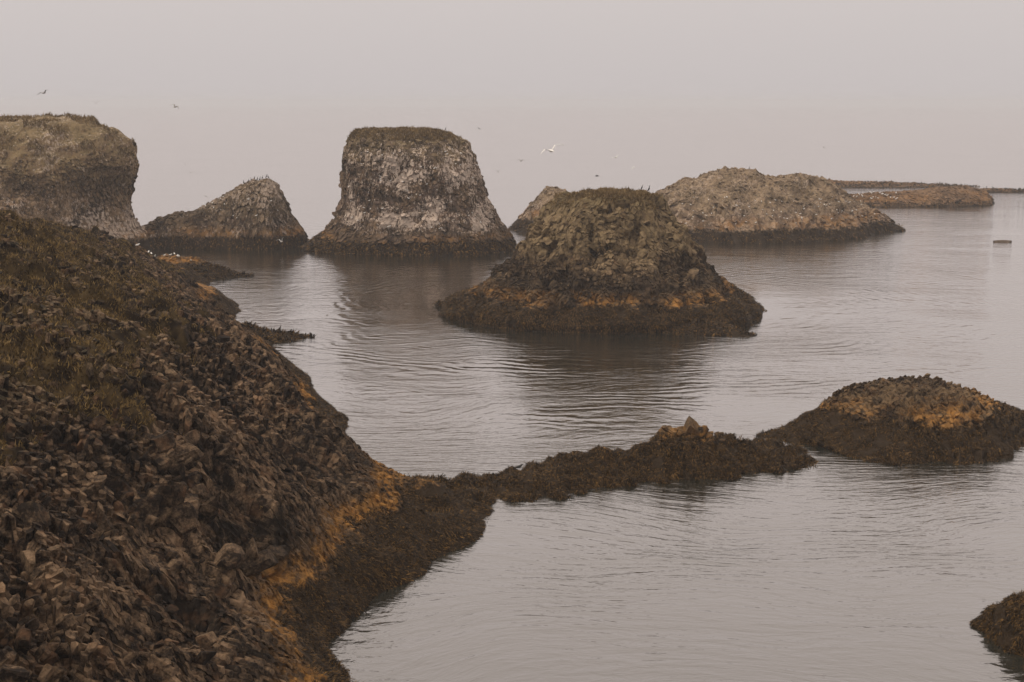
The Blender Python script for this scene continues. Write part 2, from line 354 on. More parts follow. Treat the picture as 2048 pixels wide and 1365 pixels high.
def cat_blocks(bs):
    return {k: np.concatenate([b[k] for b in bs]) for k in bs[0]}
def place_blocks(root, B, mat, n_single, name, mass_name):
    """The n_single blocks that show largest become parts of their own; the rest are one mass."""
    pr = project(B["C"]); facing = np.einsum('ij,ij->i', B["N"], unit(CAMP - B["C"]))
    vis = (pr[:, 0] > 5) & (pr[:, 0] < 2043) & (pr[:, 1] > 0) & (pr[:, 1] < 1360) & (facing > 0.12) & (B["C"][:, 2] > 0.3)
    score = np.where(vis, B["rad"] / pr[:, 2] * np.sqrt(np.clip(facing, 0.05, 1)), 0)
    order = np.argsort(-score); single = order[:n_single]; single = single[score[single] > 0]
    rest = np.ones(len(B["C"]), bool); rest[single] = False
    for i in single:
        c = B["C"][i]; me = prism_mesh(name, (B["V"][i] - c)[None], B["rnd"][i:i + 1], B["gua"][i:i + 1])
        link(name, me, mat, root, c)
    if rest.any():
        link(mass_name, prism_mesh(mass_name, B["V"][rest], B["rnd"][rest], B["gua"][rest]), mat, root, kind="stuff")

def strips(s, n, zmax, zmin, length, width, name, mat, root, down=1.0, lift=0.10, mask=None, label=None, cat=None, seg=3, zn=0.6):
    """Ribbons (weed, grass) rooted on surface s."""
    P = s.P; a = np.linalg.norm(np.cross(np.roll(P, -1, 0)[:-1, :-1] - P[:-1, :-1], P[:-1, 1:] - P[:-1, :-1]), axis=-1)
    zz = P[:-1, :-1, 2]; ok = (zz < zmax + 1.5) & (zz > zmin - 1); pr = project(P[:-1, :-1])
    ok &= (pr[..., 0] > -120) & (pr[..., 0] < 2170) & (pr[..., 1] < 1480)
    w = (a * ok).ravel(); idx = RNG.choice(len(w), n, p=w / w.sum()); i, j = np.unravel_index(idx, a.shape)
    u = (i + RNG.random(n)) / (s.nu if s.wrap else s.nu - 1); v = (j + RNG.random(n)) / (s.nv - 1)
    C, N = s.at(u, v)
    m = (C[:, 2] + zn * fbm(C, 3, 3, 31) < zmax) & (C[:, 2] > zmin) & (np.einsum('ij,ij->i', N, unit(CAMP - C)) > -0.3)
    if mask is not None: m &= mask(C, N)
    if down > 0: m &= fbm(C, 1.1, 3, 411) > -0.36
    C, N = C[m], N[m]; n = len(C)
    if not n: return
    g = np.array([0, 0, -1.0]) - N * (-N[:, 2:3]); g = unit(g + RNG.normal(0, 0.2, (n, 3)) + 0.45 * np.stack([fbm(C, 1.4, 2, q) for q in (401, 402, 403)], -1))
    L = length * RNG.uniform(0.5, 1.3, n)[:, None] * (1 + 0.8 * fbm(C, 0.9, 2, 412))[:, None]; W = width * RNG.uniform(0.6, 1.4, n)[:, None]
    side = unit(np.cross(g, N) + RNG.normal(0, 0.2, (n, 3)))
    if down > 0:
        p0 = C - N * 0.03; p1 = C + N * lift * RNG.uniform(0.4, 1.6, (n, 1)) + g * L * 0.45; p2 = C + N * lift * RNG.uniform(-0.2, 0.9, (n, 1)) + g * L
    else:
        d = unit(N * 0.6 + np.array([0, 0, 1.0]) + RNG.normal(0, 0.45, (n, 3))); side = unit(np.cross(d, RNG.normal(0, 1, (n, 3))))
        p0 = C - d * 0.05; p1 = C + d * L * 0.55; p2 = C + d * L + RNG.normal(0, 0.25, (n, 3)) * L
    V = np.stack([p0 - side * W * .5, p0 + side * W * .5, p1 + side * W * .6, p1 - side * W * .6, p2], 1)
    b = (np.arange(n) * 5)[:, None]
    q = b + np.array([[0, 1, 2, 3]]); tr = b + np.array([[3, 2, 4]]); r = RNG.random(n)
    link(name, raw_mesh(name, V, [q, tr], {"rnd": np.concatenate([r, r])}), mat, root, kind="stuff", label=label, cat=cat)

def smooth_interp(x, xp, fp):
    """monotone-ish interpolation: linear, then blurred a little"""
    return np.interp(x, xp, fp)

# --- lofted stacks from their left and right outlines at depth Dc
def stack_surf(L, R, Dc, kf, kb, top_rise=0.3, nexp=2.4, nu=220, nz=70, seed=0, amp=0.9, lobes=(), inset_=0.0, fiss=0.9):
    A = np.array([at_y(px, py, Dc) for px, py in L]); B = np.array([at_y(px, py, Dc) for px, py in R])
    A, B = A[np.argsort(A[:, 2])], B[np.argsort(B[:, 2])]
    zt = max(A[-1, 2], B[-1, 2]); zs = np.linspace(0, zt, nz); A[:, 0] += inset_; B[:, 0] -= inset_
    xl, xr = np.interp(zs, A[:, 2], A[:, 0]), np.interp(zs, B[:, 2], B[:, 0])
    th = np.arange(nu) / nu * 2 * math.pi
    lob = 0.05 * fbm(np.stack([3 * np.cos(th), 3 * np.sin(th), 0 * th], -1), 1.0, 3, seed + 40)
    for an, am, wd in lobes: lob = lob + am * np.exp(-(((th - math.radians(an) + math.pi) % (2 * math.pi) - math.pi) / math.radians(wd)) ** 2)
    c, s_ = np.cos(th), np.sin(th); cc = np.sign(c) * np.abs(c) ** (2 / nexp); ss = np.sign(s_) * np.abs(s_) ** (2 / nexp)
    rings = []
    cx0, rx0 = (xl[0] + xr[0]) / 2, (xr[0] - xl[0]) / 2
    for z, e in ((-2.2, 1.15), (-1.0, 1.06)):
        k = np.where(ss < 0, kf, kb); e = e * (1 + lob); rings.append(np.stack([cx0 + rx0 * e * cc, Dc + rx0 * e * k * ss, np.full(nu, z)], -1))
    for z, l, r in zip(zs, xl, xr):
        cx, rx = (l + r) / 2, (r - l) / 2; k = np.where(ss < 0, kf, kb)
        e = 1 + lob * sstep(5.0, 0.8, z); rings.append(np.stack([cx + rx * e * cc, Dc + rx * k * e * ss, np.full(nu, z)], -1))
    last = rings[-1]; cen = last.mean(0)
    for f in np.linspace(0.93, 0.03, 14):
        q = cen + (last - cen) * f; q[:, 2] = zt + top_rise * (1 - f * f); rings.append(q)
    P = np.stack(rings, 1); s = Surf(P, True)
    nrim = nz + 2
    damp = np.ones(P.shape[1]); damp[nrim:] = 0.25
    d = (fbm(P, 7, 3, seed) * amp + fbm(P, 2.2, 3, seed + 9) * amp * 0.45) * damp * (0.35 + 0.65 * sstep(0.0, 4.0, P[..., 2]))
    Q = P * np.array([1, 1, 0.22]); d = d - (np.clip(1 - np.abs(fbm(Q, 2.6, 2, seed + 20)) * 5, 0, 1) * fiss + 0.6 * fbm(Q, 1.6, 2, seed + 21)) * amp * damp * sstep(0.5, 3.5, P[..., 2])
    return Surf(P + s.N * d[..., None], True), nrim / P.shape[1]

# --- ridges (reefs, islets, spits): crest (px,py) at depth y, front and back half widths
def ridge_surf(st, p=1.6, nu=160, nv=60, seed=0, amp=0.4, sub=1.2, lump=0.0, pf=None):
    """st rows: px, py, y_crest, w_front, w_back"""
    st = np.array(st, float); C = np.array([at_y(a, b, y) for a, b, y in st[:, :3]])
    d = np.concatenate([[0], np.cumsum(np.linalg.norm(np.diff(C[:, :2], axis=0), axis=1))]); q = np.linspace(0, d[-1], nu)
    X, Y, H = (np.interp(q, d, C[:, k]) for k in range(3)); wf, wb = np.interp(q, d, st[:, 3]), np.interp(q, d, st[:, 4])
    ker = np.array([1, 2, 3, 2, 1.]) / 9
    def sm(a):
        b = np.convolve(np.pad(a, 2, mode='edge'), ker, 'valid'); return b
    Y, wf, wb, X = sm(Y), sm(wf), sm(wb), sm(X)
    tx, ty = np.gradient(X), np.gradient(Y); l = np.hypot(tx, ty); tx, ty = tx / l, ty / l
    nx, ny = ty, -tx                                        # to the camera side when the spine runs to +x
    t = np.linspace(-1, 1, nv)
    P = np.zeros((nu, nv, 3))
    Hs = H + sub
    for k, tt in enumerate(t):
        pp = (pf or p) if tt < 0 else p
        w = np.where(tt < 0, wf, wb); t0 = np.maximum(np.clip(H, 0.02, None) / Hs, 0.02) ** (1 / pp)
        w = w / t0; w = np.minimum(w, np.where(tt < 0, wf, wb) + 4)
        o = -tt * w
        P[:, k] = np.stack([X + nx * o, Y + ny * o, Hs * (1 - abs(tt) ** pp) - sub], -1)
    s = Surf(P, False, True)
    if s.N[nu // 2, nv // 2, 2] < 0: s = Surf(P, False, False)
    dd = fbm(P, 5, 3, seed) * amp + fbm(P, 1.4, 3, seed + 3) * amp * 0.5 + (np.abs(fbm(P, 1.5, 3, seed + 5)) * lump * 1.6 if lump else 0)
    return Surf(s.P + s.N * dd[..., None], False, s.flip)

# ================================================================== SEA
R = 11800.0
me = raw_mesh("sea", np.array([[-R, -R, 0], [R, -R, 0], [R, R, 0], [-R, R, 0]]), [np.array([[0, 1, 2, 3]])])
link("sea", me, M_SEA, kind="structure", label="calm grey sea around the rocks, rippled and fading into fog")

# ================================================================== NEAR HEADLAND
CP = [  # px, py, height, grass
 # tide line of the near cove and its sea bed
 (760, 1480, 0, 0), (695, 1365, 0, 0), (655, 1290, 0, 0), (705, 1240, 0, 0), (850, 1150, 0, 0), (945, 1085, 0, 0), (985, 1030, 0, 0),
 (900, 1365, -2.5, 0), (800, 1290, -2.2, 0), (900, 1210, -2, 0), (1040, 1120, -2.2, 0), (1100, 1060, -2, 0), (1000, 1480, -3, 0),
 # lichen line
 (845, 942, 3.0, 0), (790, 965, 3.0, 0), (700, 1030, 3.0, 0), (610, 1130, 3.0, 0), (555, 1195, 3.0, 0), (530, 1260, 2.9, 0), (600, 1345, 2.6, 0), (640, 1450, 2.6, 0),
 # outer edge seen against the water
 (768, 912, 3.9, 0), (705, 878, 4.7, 0), (630, 838, 5.4, 0), (588, 785, 5.6, 0), (550, 722, 4.7, 0), (470, 652, 4.2, .2), (392, 610, 3.8, .3), (385, 570, 1.6, .1), (335, 525, 3.0, .4),
 # near left
 (0, 1500, 8.6, .4), (0, 1365, 9.2, .6), (0, 1230, 9.8, .2), (0, 1100, 10.2, 0), (0, 1000, 10.6, 0), (0, 900, 11.2, .7), (0, 800, 12.2, .95), (0, 700, 13.2, 1), (0, 600, 14.2, 1), (0, 500, 15.4, 1), (0, 440, 16.2, 1),
 (200, 1480, 6.0, 0), (200, 1365, 6.8, .1), (400, 1365, 4.2, 0), (480, 1400, 3.6, 0), (200, 1200, 7.6, 0), (370, 1200, 5.4, 0), (200, 1080, 8.6, 0), (200, 980, 9.4, 0),
 (310, 1090, 7.0, 0), (420, 1000, 7.0, 0), (450, 1090, 4.5, 0), (520, 1120, 4.1, 0), (600, 1010, 4.9, 0), (500, 950, 6.6, 0), (400, 900, 8.3, 0), (600, 900, 5.9, 0), (700, 945, 4.6, 0),
 (200, 900, 10.1, .25), (200, 800, 11.4, .8), (200, 700, 12.4, .95), (300, 780, 10.2, .4), (300, 700, 11.3, .7), (400, 790, 8.8, .05), (450, 740, 8.2, .15), (550, 800, 6.8, 0), (500, 720, 7.1, .05), (400, 690, 9.4, .4),
 (200, 600, 12.8, 1), (350, 625, 9.0, .6), (430, 650, 7.2, .3), (250, 560, 10.4, 1), (330, 570, 7.2, .7), (120, 520, 13.6, 1), (150, 460, 12.2, 1), (215, 478, 9.6, 1), (265, 498, 6.6, .9), (300, 525, 4.6, .6),
]
cps = np.array([on_z(a, b, z) for a, b, z, g in CP]); cg = np.array([c[3] for c in CP], float)
extra = []   # drop to the water behind the outer edge and behind the ridge, in metres
for a, b, z in ((845, 942, 3.0), (780, 907, 4.0), (720, 872, 4.9), (645, 832, 5.7), (604, 775, 5.9), (565, 712, 5.0), (482, 645, 4.4), (402, 604, 4.0)):
    p = on_z(a, b, z); extra += [(p[0] + 2.2, p[1] + z * 0.75 + 1.2, 0.0, 0), (p[0] + 6, p[1] + z + 8, -3.0, 0)]
extra += [(-40, 196, -1.5, 0), (-36, 190, -2.5, 0), (-44, 210, -1, 0), (-62, 150, 9, 1), (-58, 175, 5.5, 1), (-70, 185, 3, 1), (-58, 200, 3, .8), (-60, 120, 16, 1), (-60, 90, 17, 1), (-45, 70, 16, 1), (-35, 50, 14, .5), (-25, 30, 11, .3), (-8, 30, 5, 0), (4, 40, -2, 0), (8, 70, -3, 0), (8, 100, -3, 0), (0, 112, -3, 0), (-8, 130, -3, 0), (-18, 160, -3, 0), (-30, 215, -3, 0)]
ex = np.array(extra, float); cps = np.concatenate([cps, ex[:, :3]]); cg = np.concatenate([cg, ex[:, 3]])
def tps_fit(xy, vals, lam):
    d = np.linalg.norm(xy[:, None] - xy[None], axis=-1); K = d ** 2 * np.log(d + 1e-6)
    n = len(xy); Pm = np.concatenate([np.ones((n, 1)), xy], 1); A = np.zeros((n + 3, n + 3))
    A[:n, :n] = K + lam * np.eye(n); A[:n, n:] = Pm; A[n:, :n] = Pm.T
    return np.linalg.solve(A, np.concatenate([vals, np.zeros((3,) + vals.shape[1:])]))
WSC = 40.0
cxy = cps[:, :2] / WSC
wts = tps_fit(cxy, np.stack([cps[:, 2], cg], 1), 2e-4)
def tps(xy):
    out = np.zeros((len(xy), 2))
    for k in range(0, len(xy), 20000):
        q = xy[k:k + 20000] / WSC; d = np.linalg.norm(q[:, None] - cxy[None], axis=-1)
        out[k:k + 20000] = (d ** 2 * np.log(d + 1e-6)) @ wts[:-3] + np.concatenate([np.ones((len(q), 1)), q], 1) @ wts[-3:]
    return out
HX = np.arange(-64, 9.01, 0.45); HY = np.arange(30, 216.01, 0.45)
GX, GY = np.meshgrid(HX, HY, indexing='ij'); tp = tps(np.stack([GX.ravel(), GY.ravel()], 1))
HZ = tp[:, 0].reshape(GX.shape); HG = tp[:, 1].reshape(GX.shape)
p3 = np.stack([GX, GY, np.zeros_like(GX)], -1)
land = sstep(-0.5, 2.5, HZ)
HZ = HZ + land * (fbm(p3, 9, 3, 41) * 0.8 + fbm(p3, 2.6, 3, 42) * 0.4 + 0.9 * (0.25 - np.abs(fbm(p3, 6.5, 3, 47)))) + sstep(3.0, 5.0, HZ) * 0.55 * ((HZ / 1.7 + 1.3 * fbm(p3, 5, 3, 48)) % 1.0 - 0.5) + (1 - land) * fbm(p3, 2.2, 2, 45) * 0.35
rockz = sstep(0.75, 0.35, HG) * sstep(3.2, 5.0, HZ)
vv = GX * 0.60 + GY * 0.80
HZ = HZ + rockz * 1.25 * (0.5 - ((vv / 4.6 + 1.1 * fbm(p3, 11, 3, 49)) % 1.0)) + sstep(0.4, 0.9, HG) * 0.9 * (0.5 - ((vv / 7.0 + 1.3 * fbm(p3, 9, 3, 50)) % 1.0))
# a dark hollow under a lip of thick slabs, above the lichen line
cv = on_z(430, 1075, 5.5)
du_, dv_ = GX - cv[0], GY - cv[1]
HZ = HZ - 1.5 * np.exp(-((du_ * 0.8 + dv_ * 0.6) / 3.4) ** 2 - ((-du_ * 0.6 + dv_ * 0.8) / 1.6) ** 2)
HZ = HZ + sstep(2.9, 2.2, HZ) * sstep(-1.5, 0.1, HZ) * (np.abs(fbm(p3, 1.5, 2, 46)) * 0.7 - 0.1)
HZ = np.maximum(HZ, -3.5)
HG = np.clip(HG + 0.35 * fbm(p3, 5, 4, 43), 0, 1)
HS = Surf(np.stack([GX, GY, HZ], -1))
def hgrass(C):
    i = np.clip(((C[:, 0] + 64) / 0.45).astype(int), 0, len(HX) - 1); j = np.clip(((C[:, 1] - 30) / 0.45).astype(int), 0, len(HY) - 1)
    return HG[i, j]
# fine ground mesh
base = HS.dense(0.3)
gm = np.clip((base.P[..., 0] + 64) / 0.45, 0, len(HX) - 1).astype(int), np.clip((base.P[..., 1] - 30) / 0.45, 0, len(HY) - 1).astype(int)
gmask = HG[gm]
lum = fbm(base.P, 0.9, 3, 51) * 0.22 + fbm(base.P, 2.5, 3, 52) * 0.25
base = Surf(base.P + np.array([0, 0, 1.0]) * np.where(gmask > 0.5, lum * 1.5 + 1.0 * np.abs(fbm(base.P, 3.0, 3, 53)) - 0.3, lum * 0.5 - 0.5 * sstep(2.2, 3.6, base.P[..., 2]))[..., None])
keep = base.P[..., 2] > -2.6
pr = project(base.P); keep &= (pr[..., 0] > -500) & (pr[..., 1] < 1800)
nu_, nv_ = base.nu, base.nv
headland = link("headland_terrain", base.mesh("headland_terrain", keep), M_HEAD, kind="structure", label="dark basalt headland of broken columns sloping to the water, brown grass above")
# turf sheet over the grassy part
tm = base.mesh("turf", keep & (gmask > 0.52)); tm.transform(__import__("mathutils").Matrix.Translation((0, 0, 0.02)))
link("turf", tm, M_TURF, headland, kind="stuff")

def h_axis(C, N):
    return N * 0.25 + np.array([0.2, -0.15, 0.9]) + 0.5 * np.stack([fbm(C, 2.2, 2, s) for s in (62, 63, 64)], -1) + 0.07 * RNG.normal(0, 1, C.shape)
def h_off(C, r):
    return 0.45 * np.round(fbm(C, 2.2, 2, 65) * 4) / 4 + 0.35 * np.round(fbm(C, 5.5, 2, 68) * 4) / 4 + r.normal(0, 0.12, len(C)) - 0.05
def column_zone(C): return C[:, 2] + 1.6 * fbm(C, 7, 2, 61) < 7.6
def h_mask(C, N):
    g = hgrass(C); lump = fbm(C, 1.5, 3, 66)
    return (g + 1.4 * lump < 0.86) & (C[:, 2] > 2.0 + 0.5 * fbm(C, 2, 2, 67))
B1 = hex_blocks(HS, 0.31, h_axis, h_off, 1.0, mask=lambda C, N: h_mask(C, N) & ~column_zone(C), jit=0.36, k_perp=0.75, tilt=0.24, shrink=(0.90, 0.99), rag=(0.92, 1.03))
# leaning columns: the grid is turned so that its long side runs with the columns
LA = np.array([0.80, -0.60]); LB = np.array([0.60, 0.80])
ru = np.arange(-130, 10.01, 0.45); rv = np.arange(-2, 172.01, 0.45); RU, RV = np.meshgrid(ru, rv, indexing='ij')
qx, qy = RU * LA[0] + RV * LB[0], RU * LA[1] + RV * LB[1]
fi, fj = np.clip((qx + 64) / 0.45, 0, len(HX) - 1.001), np.clip((qy - 30) / 0.45, 0, len(HY) - 1.001); ii, jj = fi.astype(int), fj.astype(int); fa, fb = fi - ii, fj - jj
qz = (HZ[ii, jj] * (1 - fa) + HZ[ii + 1, jj] * fa) * (1 - fb) + (HZ[ii, jj + 1] * (1 - fa) + HZ[ii + 1, jj + 1] * fa) * fb
inside = lambda C: (C[:, 0] > -63) & (C[:, 0] < 8) & (C[:, 1] > 31) & (C[:, 1] < 215)
RS = Surf(np.stack([qx, qy, qz], -1))
def lean_axis(C, N):
    g = np.array([LA[0], LA[1], 0.0]) + 0.25 * np.stack([fbm(C, 6, 2, 69), fbm(C, 6, 2, 70), 0 * C[:, 0]], -1)
    tdir = unit(g - N * np.einsum('ij,ij->i', N, g)[:, None])
    return tdir * 0.9 + N * 0.5 + 0.02 * RNG.normal(0, 1, C.shape)
def lean_off(C, r):
    return 0.5 * np.round(fbm(C, 2.6, 2, 65) * 4) / 4 + 0.25 * np.round(fbm(C, 1.1, 2, 72) * 3) / 3 + r.normal(0, 0.10, len(C))
B4 = hex_blocks(RS, 0.28, lean_axis, lean_off, 0.8, mask=lambda C, N: inside(C) & h_mask(C, N) & column_zone(C), jit=0.28, k_perp=0.7, tilt=0.10, aspect=1.4, shrink=(0.88, 0.98), rag=(0.95, 1.03), inset=0.95, bevel=0.03)
# loose boulders and thick slabs
def spots(n, boxes, zr=(2.5, 18)):
    out = []
    for x0, y0, x1, y1, k in boxes:
        xy = np.stack([RNG.uniform(x0, x1, k), RNG.uniform(y0, y1, k)], 1)
        for a, b in xy:
            out.append(hit_terrain(a, b))
    return np.array([o for o in out if o is not None])
def hit_terrain(px, py):
    d = ray(px, py); ts = np.linspace(30, 230, 900)[:, None]; q = CAMP + d * ts / d[1]
    i = ((q[:, 0] + 64) / 0.45).astype(int); j = ((q[:, 1] - 30) / 0.45).astype(int)
    ok = (i >= 0) & (i < len(HX)) & (j >= 0) & (j < len(HY)); z = np.full(len(q), -9.0); z[ok] = HZ[i[ok], j[ok]]
    k = np.nonzero(q[:, 2] < z)[0]
    return q[k[0]] if len(k) and q[k[0], 2] > 1.5 else None
def terr_normal(C):
    u = (C[:, 0] + 64) / (HX[-1] + 64); v = (C[:, 1] - 30) / (HY[-1] - 30); return HS.at(u, v)[1]
bp = spots(0, [(20, 880, 330, 1080, 60), (0, 1060, 140, 1365, 60), (140, 1080, 460, 1360, 50), (330, 700, 600, 930, 50), (250, 880, 420, 1040, 25), (150, 600, 400, 800, 70), (0, 480, 260, 900, 90), (300, 540, 560, 720, 60)])
bs_ = RNG.lognormal(-1.45, 0.38, len(bp)); B2 = boulders(bp, terr_normal(bp), np.clip(bs_ * 0.8, 0.12, 0.5), flat=(0.6, 1.5), sink=0.6)
lp = spots(0, [(290, 960, 440, 1050, 14), (380, 1080, 560, 1180, 10), (20, 1000, 90, 1180, 6), (300, 870, 400, 960, 5)])
B3 = boulders(lp, terr_normal(lp), RNG.uniform(0.4, 0.8, len(lp)), flat=(0.7, 1.5), sink=0.6); B3["rnd"] = 0.2 + 0.4 * B3["rnd"]; B2["rnd"] *= 0.7
place_blocks(headland, cat_blocks([B1, B4, B2, B3]), M_HEAD, 300, "basalt_column", "column_mass")
strips(base, 330000, 2.6, -0.25, 0.27, 0.034, "seaweed", M_WEED, headland, lift=0.07, zn=0.8)
strips(base, 230000, 30, 3.2, 0.22, 0.045, "grass", M_GRASS, headland, down=0, mask=lambda C, N: hgrass(C) + 0.8 * fbm(C, 1.8, 3, 71) > 0.5)

# ================================================================== TALL STACK
L = [(604, 494), (615, 487), (640, 470), (655, 452), (668, 430), (675, 410), (679, 395), (684, 370), (689, 340), (692, 305), (694, 285), (699, 274), (706, 263)]
Rr = [(1036, 494), (1030, 480), (1014, 460), (1000, 441), (986, 420), (976, 395), (966, 370), (957, 335), (951, 312), (944, 298), (937, 285), (920, 273), (893, 263)]
TS, vrim = stack_surf(L, Rr, 248.0, 0.72, 0.8, seed=3, amp=0.7, inset_=0.4)
root = link("sea_stack", TS.displaced(lambda P, N: fbm(P, 0.9, 3, 81) * 0.25 - 0.15).dense(0.4).mesh("sea_stack"), M_TALL, label="tall flat-topped sea stack whitened by bird droppings, standing behind the others", cat="sea stack")
def t_off(C, r): return 0.6 * np.round(fbm(C, 3.2, 2, 84) * 4) / 4 + r.normal(0, 0.09, len(C)) + 0.12
def gua_tall(C):
    z, x = C[:, 2], C[:, 0]
    g = 0.32 + 0.95 * fbm(C, 2.6, 3, 85); zone = sstep(2.8, 5.0, z + fbm(C, 3, 2, 86)) * sstep(18.6, 15.5, z + 2 * fbm(C, 3, 2, 87))
    dark = np.exp(-((x + 21) / 5.5) ** 2 - ((z - 8.7) / 1.8) ** 2) + sstep(-27.5, -30, x) * 0.8
    return np.clip((g + 0.2 * sstep(9, 5, z)) * zone - 0.7 * dark, 0, 0.9)
BT = cat_blocks([hex_blocks(TS, 0.95, lambda C, N: N + 0.15 * RNG.normal(0, 1, C.shape) + [0, 0, .12], t_off, 0.8, vr=(0.06, 0.80), mask=lambda C, N: C[:, 2] > 1.8, jit=0.42, k_perp=0.1, tilt=0.16, aspect=0.5, shrink=(0.98, 1.06), rag=(0.92, 1.06)),
                 boulders(*TS.at(RNG.uniform(0.5, 1.0, 220), RNG.uniform(0.2, 0.8, 220)), RNG.uniform(0.3, 0.75, 220), flat=(0.5, 1.0), sink=0.5)])
BT["gua"] = gua_tall(BT["C"])
place_blocks(root, BT, M_TALL, 240, "rock_block", "block_mass")
strips(TS.dense(0.5), 16000, 2.3, -0.2, 0.7, 0.16, "seaweed", M_WEED, root, lift=0.2)
strips(TS.dense(0.5), 20000, 40, 18.6, 0.35, 0.10, "grass", M_MEADOW, root, down=0, mask=lambda C, N: N[:, 2] > 0.3)

# ================================================================== NEAR STACK
L = [(882, 606), (940, 580), (980, 553), (1010, 527), (1035, 500), (1050, 478), (1066, 455), (1078, 434), (1092, 418), (1108, 405), (1132, 394)]
Rr = [(1520, 606), (1492, 590), (1460, 568), (1428, 535), (1402, 508), (1385, 488), (1364, 462), (1350, 440), (1342, 418), (1334, 402), (1322, 391)]
NS, vrim = stack_surf(L, Rr, 171.0, 0.88, 0.9, seed=13, lobes=((312, 0.10, 12),), amp=1.0, top_rise=0.5, nexp=2.2, inset_=0.5, fiss=1.4)
root = link("sea_stack", NS.displaced(lambda P, N: fbm(P, 0.9, 3, 91) * 0.22 - 0.15 + 1.1 * (np.abs(fbm(P, 1.9, 3, 92)) - 0.12) * sstep(3.2, 2.0, P[..., 2])).dense(0.32).mesh("sea_stack"), M_STACK, label="broad brown sea stack with green cap and orange lichen band, nearest of the stacks", cat="sea stack")
def n_off(C, r): return 0.55 * np.round(fbm(C, 2.8, 2, 94) * 4) / 4 + r.normal(0, 0.07, len(C)) + 0.08
splay = lambda C, N: N + 0.22 * RNG.normal(0, 1, C.shape) + np.array([0, 0, 0.5]) * (C[:, 2:3] < 8)
BN = cat_blocks([hex_blocks(NS, 1.25, lambda C, N: N + 0.08 * RNG.normal(0, 1, C.shape), lambda C, r: 0.3 * np.round(fbm(C, 4.5, 2, 94) * 4) / 4 + r.normal(0, 0.05, len(C)) + 0.1, 1.0, vr=(0.3, 0.86), mask=lambda C, N: (C[:, 2] + 2.0 * fbm(C, 4, 2, 95) > 10.3), jit=0.42, k_perp=0.05, tilt=0.07, aspect=0.8, shrink=(0.99, 1.05), rag=(0.94, 1.06)),
                 hex_blocks(NS, 0.62, lambda C, N: N + 0.2 * RNG.normal(0, 1, C.shape), n_off, 0.7, vr=(0.1, 0.84), mask=lambda C, N: (C[:, 2] + 1.5 * fbm(C, 3, 2, 96) > 6.3) & (C[:, 2] + 2.0 * fbm(C, 4, 2, 95) <= 10.5), jit=0.42, k_perp=0.2, tilt=0.2, aspect=0.75, shrink=(0.97, 1.05), rag=(0.9, 1.06)),
                 hex_blocks(NS, 0.50, splay, lambda C, r: 0.25 * np.round(fbm(C, 2, 2, 97) * 3) / 3 + r.normal(0, 0.10, len(C)), 0.7, vr=(0.05, 0.6), mask=lambda C, N: (C[:, 2] > 2.3) & (C[:, 2] + 1.5 * fbm(C, 3, 2, 96) <= 6.5), jit=0.38, k_perp=0.5, tilt=0.15, aspect=0.6, shrink=(0.97, 1.05)),
                 boulders(*NS.at(RNG.uniform(0.5, 1.0, 170), RNG.uniform(0.28, 0.72, 170)), RNG.uniform(0.3, 0.8, 170), flat=(0.5, 0.9), sink=0.5)])
place_blocks(root, BN, M_STACK, 300, "rock_block", "block_mass")
nsd = NS.displaced(lambda P, N: 1.1 * (np.abs(fbm(P, 1.9, 3, 92)) - 0.12) * sstep(3.2, 2.0, P[..., 2])).dense(0.4)
strips(nsd, 110000, 2.45, -0.2, 0.34, 0.055, "seaweed", M_WEED, root, lift=0.08, zn=1.4)
strips(nsd, 16000, 40, 12.6, 0.28, 0.07, "grass", M_MEADOW, root, down=0, mask=lambda C, N: N[:, 2] > 0.45)

NEAR_ROOT = root
def ledge(st, seed, weed):
    q = ridge_surf(st, 1.5, nu=60, nv=30, seed=seed, amp=0.25, lump=0.35)
    o = link("rock_ledge", q.dense(0.25).mesh("rock_ledge"), M_REEF, NEAR_ROOT)
    strips(q.dense(0.25), weed, 2.4, -0.2, 0.42, 0.09, "seaweed", M_WEED, o, lift=0.1)
ledge([(1330, 646, 157, 2, 2), (1390, 640, 156.5, 3.2, 3), (1440, 648, 155, 2.6, 2.5), (1475, 660, 153.5, 1.6, 1.5), (1510, 672, 152.3, .5, .5)], 301, 5000)
ledge([(905, 634, 165.2, .6, .6), (940, 622, 165.5, 2.2, 2), (1000, 616, 165.5, 2.8, 3), (1060, 618, 165.0, 2.4, 3)], 302, 5000)
ledge([(872, 609, 175.5, .4, .5), (900, 600, 175.5, 1.5, 1.5), (950, 588, 175, 2.2, 2)], 303, 2500)
ledge([(1440, 606, 172, 2, 2), (1490, 600, 172, 1.8, 1.8), (1512, 609, 172, 1.0, 1.0), (1530, 622, 172, .3, .3)], 304, 2500)

# ================================================================== FAR LEFT CLIFF
prof = [(3.2, -2.0), (3.2, 0.0), (2.2, 2.4), (0.4, 4.6), (-0.1, 6.5), (-0.4, 9.0), (-0.2, 11.5), (0.6, 13.2), (1.4, 14.5), (1.3, 16.0), (0.4, 18.2), (-1.6, 19.8), (-4.6, 21.6)]
run = [(20, -2), (19, 0), (18, 2.4), (15.5, 4.6), (13, 6.5), (10, 9), (7, 11.5), (5, 13), (3.2, 14.5), (1.8, 16), (0, 18.2), (-2.0, 19.9), (-4.6, 21.6)]
prof, run = np.array(prof), np.array(run)
plan = np.array([(-120, 226), (-104, 228), (-90, 231), (-79, 234), (-71, 237), (-66.5, 240), (-65.1, 243.5), (-66, 248), (-71, 254), (-84, 260), (-120, 266)], float)
slopew = np.array([1.0, 1.0, 0.8, 0.42, 0.08, 0.0, 0, 0, 0, 0, 0])
nu = 260; dd = np.concatenate([[0], np.cumsum(np.linalg.norm(np.diff(plan, axis=0), axis=1))]); q = np.linspace(0, dd[-1], nu)
